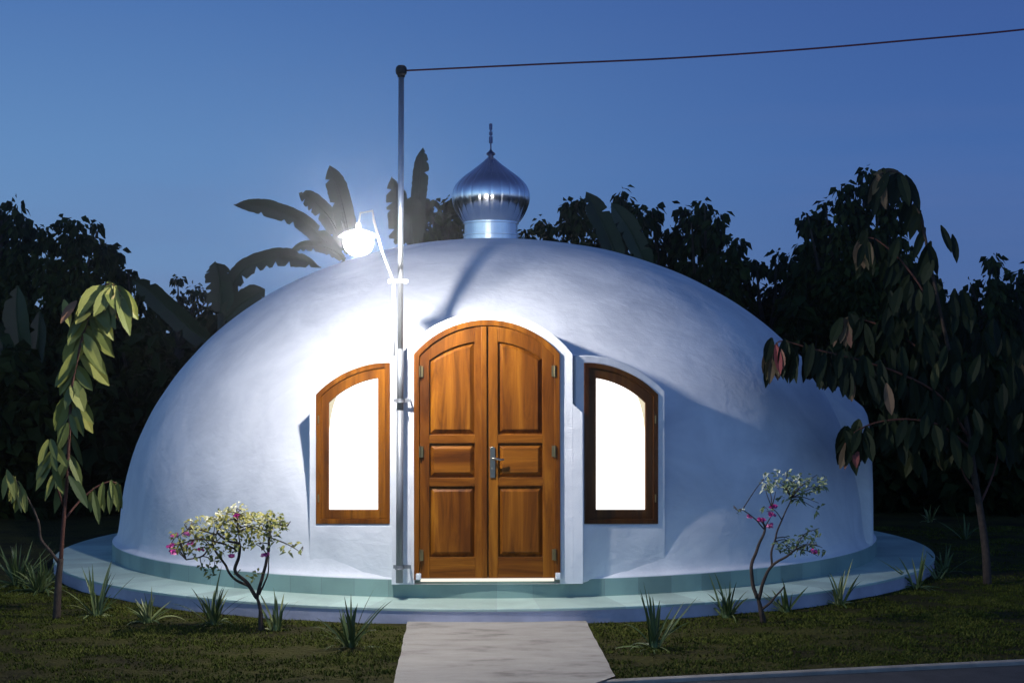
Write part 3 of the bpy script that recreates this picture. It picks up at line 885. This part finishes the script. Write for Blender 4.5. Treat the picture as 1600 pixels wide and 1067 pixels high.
# --- bougainvilleas
def bougain(label, base_px, Y, limbs, clumps, mt, bracts, tr_r, dens=.42):
    b0 = G(*base_px)
    t = thing('bougainvillea', label, 'flowering shrub', b0, 'bougainvilleas either side of the path')
    tb = MB(); tips = []
    for rad, pl in limbs:
        pts = smooth_path([W(x, y, Y + d) for x, y, d in pl], 5)
        if pl[0][:2] == base_px: pts[0] = b0 - UP * .03
        pts = [p + Vector((mnoise.noise(p * 9), mnoise.noise(p * 9 + UP * 5), 0)) * .012 for p in pts]
        tb.tube(pts, taper(len(pts), rad, rad * .45), 8); tips.append(pts)
    lf = MB(); tg_ = tb
    for (px, py, rx, ry, n_, tn) in clumps:
        for _ in range(int(n_ * dens)):
            while True:
                u, v_ = rnd(-1, 1), rnd(-1, 1)
                if u*u + v_*v_ < 1: break
            p = W(px + u * rx * 1.08, py + v_ * ry * 1.15, Y + rnd(-1, 1) * rx * .0055)
            d = Vector((rnd(-1, 1), rnd(-1, 1), rnd(-.7, .6)))
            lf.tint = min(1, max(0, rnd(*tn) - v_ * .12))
            lf.leaf(p, d, (rnd(-.4, .4), -.7, 1), rnd(.03, .06), rnd(.018, .032), .3, .3, 2)
        for _ in range(max(2, n_ // 40)):   # fine twigs
            # hang them on the nearest limb point
            p = W(px + rnd(-1, 1) * rx, py + rnd(-1, 1) * ry, Y + rnd(-.2, .2))
            best = min((q for ts_ in tips for q in ts_[3:]), key=lambda q: (q - p).length)
            if (best - p).length < .5:
                md = best.lerp(p, .5) + Vector((rnd(-.03, .03), rnd(-.03, .03), rnd(0, .04)))
                pp = smooth_path([best, md, p], 3); tg_.tube(pp, taper(len(pp), .005, .0025), 5)
    tb.build('stem', BARK, t, smooth=True)
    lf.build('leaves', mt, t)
    for (px, py, d, n_) in bracts:
        fl = MB()
        for _ in range(n_):
            p = W(px + rnd(-1.9, 1.9), py + rnd(-1.9, 1.9), Y + d + rnd(-.03, .03))
            fl.tint = rnd(0, 1) ** 2
            for k in range(3):
                a = rnd(0, 6.28)
                fl.leaf(p, (math.cos(a), math.sin(a), rnd(-.2, .8)), (rnd(-1, 1), -1, .5), .035, .03, .1, .4, 2)
        fl.build('flower_cluster', PETAL, t)
    return t
Yb = G(408, 985).y
bougain('low twisted bougainvillea with a wide yellow-green crown and pink bracts left of the path', (408, 985), Yb,
    [(.024, [(408, 985, 0), (407, 958, 0), (402, 930, 0)]),
     (.017, [(402, 934, 0), (385, 910, -.02), (368, 893, -.04), (372, 870, -.06), (374, 850, -.08), (355, 845, -.12), (340, 832, -.1)]),
     (.012, [(390, 916, 0), (365, 903, .05), (350, 880, .1), (338, 862, .12), (330, 850, .15), (318, 868, .1), (292, 874, .1)]),
     (.015, [(402, 934, 0), (410, 900, .05), (418, 865, .1), (422, 840, .12), (428, 820, .15), (448, 822, .1)]),
     (.008, [(406, 928, 0), (418, 895, -.05), (420, 870, -.08)]),
     (.008, [(372, 860, -.06), (345, 848, -.15), (310, 842, -.2), (280, 850, -.22), (268, 852, -.25)]),
     (.006, [(425, 840, .12), (450, 850, .1), (468, 862, .08)]),
     (.006, [(340, 835, -.1), (300, 826, -.1), (278, 838, -.1)]),
     (.005, [(374, 850, -.08), (372, 820, -.1), (370, 796, -.1)])],
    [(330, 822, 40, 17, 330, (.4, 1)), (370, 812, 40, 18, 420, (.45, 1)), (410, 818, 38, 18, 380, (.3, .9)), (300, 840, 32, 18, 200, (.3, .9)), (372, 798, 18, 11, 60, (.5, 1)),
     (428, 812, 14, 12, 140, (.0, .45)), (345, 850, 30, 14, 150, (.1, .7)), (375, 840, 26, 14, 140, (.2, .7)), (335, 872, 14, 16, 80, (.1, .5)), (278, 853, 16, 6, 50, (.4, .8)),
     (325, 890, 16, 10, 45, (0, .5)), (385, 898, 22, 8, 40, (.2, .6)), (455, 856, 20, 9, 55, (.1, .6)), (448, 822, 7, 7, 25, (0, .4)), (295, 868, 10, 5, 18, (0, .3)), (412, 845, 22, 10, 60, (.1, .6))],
    LEAF_B, [(271, 837, -.1, 4), (290, 835, -.1, 5), (266, 853, -.25, 4), (270, 862, -.25, 4), (298, 848, -.1, 3), (415, 868, -.08, 6), (362, 870, -.05, 3), (370, 806, -.1, 5), (312, 858, 0, 3)], .024)
Yc = G(1193, 972).y
bougain('thin forked bougainvillea with white and magenta blooms right of the path', (1193, 972), Yc,
    [(.026, [(1193, 972, 0), (1188, 948, 0), (1184, 930, 0)]),
     (.017, [(1184, 934, 0), (1174, 905, .02), (1176, 875, .05), (1186, 850, .08), (1196, 825, .1), (1190, 812, .1)]),
     (.016, [(1186, 936, 0), (1194, 905, -.03), (1208, 882, -.06), (1230, 868, -.1), (1244, 858, -.12)]),
     (.010, [(1206, 884, -.05), (1206, 862, -.02), (1212, 835, 0), (1222, 812, .02), (1230, 795, .05), (1236, 778, .05)]),
     (.011, [(1190, 952, 0), (1206, 938, -.05), (1220, 922, -.1), (1225, 914, -.1)]),
     (.006, [(1196, 828, .1), (1178, 810, .05), (1160, 796, .03), (1152, 797, .03)]),
     (.005, [(1196, 825, .1), (1204, 808, .08), (1206, 792, .08)])],
    [(1220, 748, 34, 14, 190, (.2, 1)), (1255, 760, 34, 12, 200, (.1, .8)), (1276, 750, 14, 12, 70, (.2, .9)), (1205, 760, 14, 10, 50, (.3, 1)), (1236, 775, 22, 8, 90, (0, .4)),
     (1250, 852, 26, 16, 190, (0, .4)), (1268, 832, 14, 10, 45, (0, .4)), (1226, 854, 16, 8, 50, (0, .4)), (1280, 862, 12, 8, 25, (0, .3)), (1152, 799, 7, 4, 14, (.4, .9)), (1275, 790, 8, 10, 22, (0, .5)), (1196, 796, 12, 6, 16, (0, .5))],
    LEAF_B2, [(1190, 812, .1, 8), (1208, 792, .08, 8), (1202, 822, .1, 6), (1172, 808, .05, 3), (1206, 803, .08, 6), (1272, 862, -.1, 4)], .026)

# --- strap-leaved plants along the plinth
def strap(px, py, hpx, wpx, n_, label, tn=(.2, .9), name='strap_leaf_plant'):
    b0 = G(px, py)
    v0 = Vector((b0.x - DX, b0.y, 0))
    if v0.length < RT + .10:                   # keep clear of the plinth
        v0 = v0.normalized() * (RT + .10); b0 = Vector((v0.x + DX, v0.y, ZG))
    dep = b0.y - CAM.y; k = dep / F
    t = thing(name, label, 'plant', b0, 'spiky strap-leaved plants along the dome')
    lf = MB()
    for i in range(int(n_ * 1.7)):
        a = rnd(0, 6.283); up = rnd(.3, 1.05)
        hh = hpx * k * 1.12
        ll = hh * rnd(.65, 1.12) if up > .55 else wpx * k * rnd(.8, 1.2)
        d = Vector((math.cos(a) * (1.15 - up), math.sin(a) * (1.15 - up), up))
        lf.tint = min(1, max(0, rnd(*tn) - (up - .5) * .2))
        lf.leaf(b0 + Vector((rnd(-.03, .03), rnd(-.03, .03), -.02)), d, (-d.x * .2, -.3 - d.y, .8), ll * rnd(.8, 1.1), rnd(.013, .025), rnd(.1, .45) if up > .55 else rnd(.4, 1.1), .35, 8,
                prof=lambda q: min(1, .55 + q * 1.6) * (1 - q ** 3))
    lf.build('leaves', BLADE, t)
    if px < 1300:
        cr_ = MB(); cr_.lathe([(.03, -.03), (.034, 0), (.026, .04), (.012, .06)], 10, b0)
        cr_.build('leaf_base', BLADE, t)
    return t
S = [(152, 962, 92, 75, 20, 'spiky strap plant just right of the left sapling trunk', (.2, .9)),
     (232, 972, 62, 70, 20, 'low sprawling strap plant below the left curve of the plinth', (.3, 1)),
     (334, 975, 92, 55, 22, 'upright strap plant left of the low twisted bougainvillea', (.2, .9)),
     (432, 985, 75, 45, 14, 'pale strap plant with drooping tips just right of the low twisted bougainvillea', (.5, 1)),
     (548, 1012, 112, 75, 22, 'tall dark strap plant at the left edge of the path', (.0, .6)),
     (1022, 1012, 118, 80, 24, 'tallest green strap plant at the right edge of the path', (.1, .8)),
     (1118, 960, 80, 60, 18, 'grey-green strap plant between the path and the thin bougainvillea', (.1, .7)),
     (1222, 955, 66, 45, 14, 'small strap plant right behind the thin bougainvillea stem', (.1, .7)),
     (1308, 945, 72, 55, 16, 'dim strap plant midway between the thin bougainvillea and the plinth end', (.2, .9)),
     (1378, 915, 72, 55, 16, 'strap plant with one leaning leaf near the right plinth end', (.2, .8)),
     (1412, 902, 44, 30, 12, 'short tuft of strap leaves before the right plinth end', (.3, .9)),
     (1462, 894, 66, 45, 14, 'strap plant standing just past the right end of the plinth', (.2, .8)),
     (1452, 815, 40, 30, 12, 'small far strap plant lit on the rear lawn right of the dome', (.5, 1)),
     (1508, 842, 58, 26, 10, 'thin upright strap plant left of the dark sapling trunk', (.1, .7)),
     (28, 915, 78, 85, 46, 'bushy grey-green strap plant clump at the left edge of the lawn', (.1, .7)),
     (62, 925, 66, 75, 40, 'bushy strap plant clump touching the left sapling trunk', (.2, .8)),
     (118, 905, 48, 50, 16, 'short strap plant half hidden behind the left sapling trunk', (.2, .8))]
for s in S: strap(*s)

# --- banana plants
def banana(label, Y, base_px, leaves):
    b0 = W(base_px, HZ, Y); b0.z = ZG
    t = thing('banana_plant', label, 'banana plant', b0, 'banana plants behind the dome')
    hx = leaves[0][0][0]; top = W(hx[0], hx[1], Y)
    sm = MB(); pts = smooth_path([b0, b0.lerp(top, .5) + Vector((.04, 0, 0)), top], 4)
    sm.tube(pts, taper(len(pts), .11, .05), 12); sm.build('stem', BSTEM, t, smooth=True)
    for pl, wpx, tear, tn in leaves:
        k = (Y - CAM.y) / F
        dd = rnd(-.25, .25)
        mid = smooth_path([W(x, y, Y + dd * i / len(pl)) for i, (x, y) in enumerate(pl)], 9)
        n_ = len(mid); lf = MB()
        lf.tube(mid, taper(n_, .022, .006), 6)
        Wd = wpx * k * .5
        def wf(q): return max(0.03, min(1, .3 + q * 4) * max(0, 1 - max(0, (q - .6) / .4) ** 2.4))
        for sgn in (-1, 1):
            prev = None; grp = 0; sag = 0; run = 0
            for i in range(1, n_):
                q = i / (n_ - 1)
                tg = (mid[min(n_ - 1, i + 1)] - mid[i - 1]).normalized()
                sd = tg.cross(Vector((0, 1, 0))).normalized()
                run += 1
                notch = 1.0
                if run > 2 and random.random() < tear * (.75 if (sd * sgn).z < 0 else .12):
                    notch = rnd(.3, .75); run = 0; sag = rnd(0, .3) * tear * Wd; lf.tint = min(1, max(0, tn + rnd(-.14, .14)))
                wa = Wd * wf(q) * rnd(.95, 1.04)
                edge = mid[i] + sd * (sgn * wa) - UP * sag + Vector((0, -.35 * wa, 0)) - tg * (.25 * wa * (1 - q))
                ntc = mid[i] + sd * (sgn * wa * notch) - UP * (sag * notch) + Vector((0, -.35 * wa * notch, 0))
                if prev is not None:
                    i0 = lf.add([mid[i - 1], mid[i], ntc if notch < 1 else edge, prev]); lf.face([i0, i0 + 1, i0 + 2, i0 + 3])
                prev = ntc if notch < 1 else edge
        lf.build('leaf', BANANA, t)
banana('banana plant with four spread torn leaves behind the dome left of the lamp', 6.2, 545, [
    ([(538, 408), (505, 375), (470, 345), (430, 328), (395, 321), (365, 320)], 27, .35, .4),
    ([(548, 400), (543, 360), (532, 310), (523, 282), (515, 259)], 33, .12, .5),
    ([(540, 395), (520, 350), (500, 325), (482, 310), (467, 302)], 29, .15, .45),
    ([(540, 405), (510, 388), (480, 384), (455, 390)], 17, .5, .3)])
banana('banana plant with a long arching leaf against the left curve of the dome', 5.6, 345, [
    ([(345, 490), (360, 450), (385, 418), (430, 402), (470, 405), (502, 418)], 28, .5, .2),
    ([(346, 490), (344, 450), (341, 425), (336, 408)], 42, .45, .2),
    ([(350, 500), (375, 478), (398, 462), (414, 452)], 38, .3, .2),
    ([(335, 540), (300, 515), (260, 478), (230, 452), (206, 438)], 34, .3, .1)])
banana('ragged banana plant with upright leaves behind the mast pole', 7.0, 640, [
    ([(655, 385), (653, 330), (656, 290), (659, 255), (661, 231)], 25, .25, .4),
    ([(625, 385), (624, 345), (620, 310), (612, 276)], 34, .7, .3),
    ([(645, 385), (642, 350), (645, 325), (648, 305)], 34, .3, .35)])
banana('banana plant with two broad pale leaves right of the chrome cupola', 6.6, 1020, [
    ([(1015, 425), (1000, 392), (985, 360), (970, 338), (955, 317)], 33, .15, .8),
    ([(968, 420), (955, 380), (940, 345), (928, 322), (916, 300)], 34, .1, .4)])
banana('banana plant with dull bluish leaves at the left edge behind the sapling', 6.5, 40, [
    ([(40, 600), (32, 540), (26, 490), (27, 445)], 40, .2, .1),
    ([(45, 600), (58, 540), (62, 485)], 28, .2, .1),
    ([(40, 610), (15, 560), (-5, 520), (-20, 500)], 36, .2, .1)])

# --- trees behind
def foliage(lf, p, d_, size, tn):
    lf.tint = tn
    lf.leaf(p, d_, (rnd(-1, 1), rnd(-1, 1), rnd(.2, 1)), size, size * rnd(.6, .85), .35, .25, 2)
def tree(label, Y, trunk_px, lobes, bottom=590, dens=1.0, lsize=.155, name='broadleaf_tree'):
    k = (Y - CAM.y) / F
    b0 = W(trunk_px, HZ, Y); b0.z = ZG
    t = thing(name, label, 'tree', b0, 'trees behind the dome')
    tips = [W(x, y, Y) for x, y, w_ in lobes]
    tr = MB(); fork = W(trunk_px, 540, Y)
    pts = smooth_path([b0 - UP * .05, b0.lerp(fork, .5) + Vector((.05, 0, 0)), fork], 3); tr.tube(pts, taper(len(pts), .13, .09), 8)
    for tp in tips:
        pts = smooth_path([fork, fork.lerp(tp, .5) + Vector((rnd(-.1, .1), rnd(-.2, .2), -.1)), tp - UP * .15], 4)
        tr.tube(pts, taper(len(pts), .06, .01), 6)
    tr.build('trunk', BARK_D, t, smooth=True)
    lf = MB()
    for (x, y, wpx) in lobes:
        py = y + 11
        off = rnd(-.4, .4)
        while py < bottom:
            q = (py - y) / max(60, wpx * 2.6)
            dd_ = py - y; hw_ = wpx * (.10 + .34 * min(1, dd_ / 45) + .0075 * max(0, dd_ - 70))
            nc = max(1, int(hw_ / 7.5 * dens + rnd(0, 1)))
            for _ in range(nc):
                u = rnd(-1, 1)
                c = W(x + u * hw_, py + rnd(-8, 8), Y + off + rnd(-1, 1) * hw_ * k * .8)
                rr = rnd(.11, .18)
                nl = int(rnd(18, 30))
                for _ in range(nl):
                    v_ = Vector((random.gauss(0, 1), random.gauss(0, 1), random.gauss(0, .9)))
                    v_ = v_ / max(.7, v_.length) * rnd(.25, 1)
                    foliage(lf, c + v_ * rr, v_ + Vector((0, 0, -.6)), lsize * rnd(.6, 1.15), rnd(0, 1))
            py += rnd(11, 17) if py < 480 else rnd(14, 22)
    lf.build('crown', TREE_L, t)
    return t
tree('dark tree cut by the left frame edge with the highest crown on that side', 9, 10, [(-25, 320, 40), (3, 308, 30), (22, 320, 26), (42, 327, 26)])
tree('dark tree with two separate round tufts just left of the sapling tip', 8.2, 105, [(71, 352, 24), (100, 338, 20), (121, 331, 22), (152, 347, 24)])
tree('lower dark tree sloping down to the right of the left sapling tip', 9.5, 185, [(163, 372, 20), (185, 391, 18), (200, 414, 18), (222, 440, 26)])
tree('low feathery tree between the left sapling and the arching banana leaf', 11, 280, [(248, 450, 22), (278, 431, 20), (306, 438, 20), (325, 455, 18), (360, 440, 16)], lsize=.12)
tree('dark tree showing between the mast pole and the chrome cupola', 9, 690, [(655, 345, 24), (676, 310, 20), (692, 322, 18), (706, 301, 18), (722, 322, 18), (735, 345, 20)], 430)
tree('small tree top peeping over the dome right beside the chrome cupola', 10, 850, [(822, 360, 8), (845, 344, 13), (858, 352, 9)], 420)
tree('dark tree with narrow tufts behind the pale banana leaves', 9, 940, [(887, 315, 20), (906, 303, 18), (935, 330, 26), (970, 294, 18), (996, 312, 20)], 470)
tree('dark tree with a short notched crown right of the pale banana leaves', 9.6, 1030, [(1018, 317, 15), (1045, 346, 26), (1066, 313, 20)], 500)
tree('tall dark tree with a pointed columnar crown over the right dome slope', 8.8, 1110, [(1080, 335, 22), (1101, 304, 22), (1122, 325, 22), (1148, 363, 24), (1135, 400, 36)], 560)
tree('lower rounded tree filling the dip over the right dome slope', 10, 1200, [(1156, 400, 20), (1182, 396, 18), (1212, 392, 22), (1238, 394, 22), (1225, 430, 50)])
tree('large dark tree with the tallest crown behind the leaning sapling', 8, 1320, [(1262, 322, 26), (1290, 312, 28), (1315, 276, 20), (1338, 288, 26), (1355, 259, 14), (1376, 292, 26), (1402, 305, 28), (1340, 400, 70)])
tree('dark tree half hidden behind the arching stem of the leaning sapling', 9.2, 1430, [(1420, 400, 34), (1445, 415, 36), (1470, 440, 34), (1500, 455, 28)])
tree('dark tree with a single narrow spire near the right frame edge', 8.6, 1540, [(1516, 428, 20), (1550, 395, 17), (1565, 440, 30)])
tree('dark tree cut by the right frame edge behind the leaning sapling', 9, 1610, [(1588, 420, 18), (1605, 402, 22), (1640, 430, 40)])

# dark shrubs closing the view under the crowns
def shrub(label, Y, px, top, wpx):
    k = (Y - CAM.y) / F
    b0 = W(px, HZ, Y); b0.z = ZG
    t = thing('shrub', label, 'shrub', b0, 'dark shrubs under the trees')
    sm = MB()
    for i in range(5):
        e = W(px + rnd(-.6, .6) * wpx, top + 50, Y)
        pts = smooth_path([b0, b0.lerp(e, .5) + Vector((rnd(-.1, .1), 0, .1)), e], 3); sm.tube(pts, taper(len(pts), .03, .01), 6)
    sm.build('stem', BARK_D, t)
    lf = MB()
    bot = HZ + (CAM.z - ZG) / k
    for _ in range(int(wpx * (bot - top) / 14)):
        u = rnd(-1, 1); v_ = rnd(0, 1)
        if abs(u) > (1 - (1 - v_) ** 2 * .8): continue
        p = W(px + u * wpx, top + v_ * (bot - top), Y + rnd(-.6, .6))
        foliage(lf, p, (rnd(-1, 1), rnd(-1, 1), rnd(-.8, .4)), rnd(.18, .32), rnd(0, .7))
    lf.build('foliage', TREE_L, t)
shrub('dark shrub in the black gap at the far left behind the strap clump', 5, 20, 540, 75)
shrub('dark shrub directly behind the left sapling stem', 5.5, 130, 530, 75)
shrub('dark shrub meeting the left edge of the dome', 6, 235, 500, 80)
shrub('dark shrub rising behind the upper left slope of the dome', 7, 340, 480, 80)
shrub('dark shrub meeting the right edge of the dome', 6, 1340, 500, 80)
shrub('dark shrub behind the hanging leaves of the leaning sapling', 5.5, 1440, 530, 80)
shrub('dark shrub behind the trunk of the leaning sapling', 5, 1530, 540, 75)
shrub('dark shrub in the black gap at the far right edge', 5.5, 1610, 530, 75)
shrub('dark shrub behind the right dome slope under the rounded tree', 7, 1240, 470, 70)

# far wood closing the horizon
fw = MB()
for _ in range(9000):
    x = rnd(-26, 26); y = rnd(15, 20); z = rnd(ZG, 3.2 + .6 * mnoise.noise(Vector((x * .35, 0, 0))))
    foliage(fw, Vector((x, y, z)), (rnd(-1, 1), rnd(-1, 1), rnd(-.8, .3)), rnd(.35, .6), rnd(0, .6))
tag(fw.build('far_wood', TREE_L), 'dark mass of wood far behind the trees', 'wood', kind='stuff')

# ================================================================ haze added for the glow round the lamp
HM = bpy.data.materials.new('lamp glow haze'); HM.use_nodes = True
nt = HM.node_tree; nt.nodes.clear()
o_ = nt.nodes.new('ShaderNodeOutputMaterial'); v_ = nt.nodes.new('ShaderNodeVolumePrincipled')
v_.inputs['Color'].default_value = (.92, .94, 1, 1); v_.inputs['Density'].default_value = .0010; v_.inputs['Anisotropy'].default_value = .95
nt.links.new(v_.outputs[0], o_.inputs['Volume'])
hz = MB(); hz.box((0, -2, 5.4), 130, 130, 14.0)
# the box ends a metre under the kerbside ground and well over the mast
tag(hz.build('haze', HM), 'thin haze added for the glow around the lamp', 'haze', kind='stuff')
SC.cycles.volume_bounces = 0
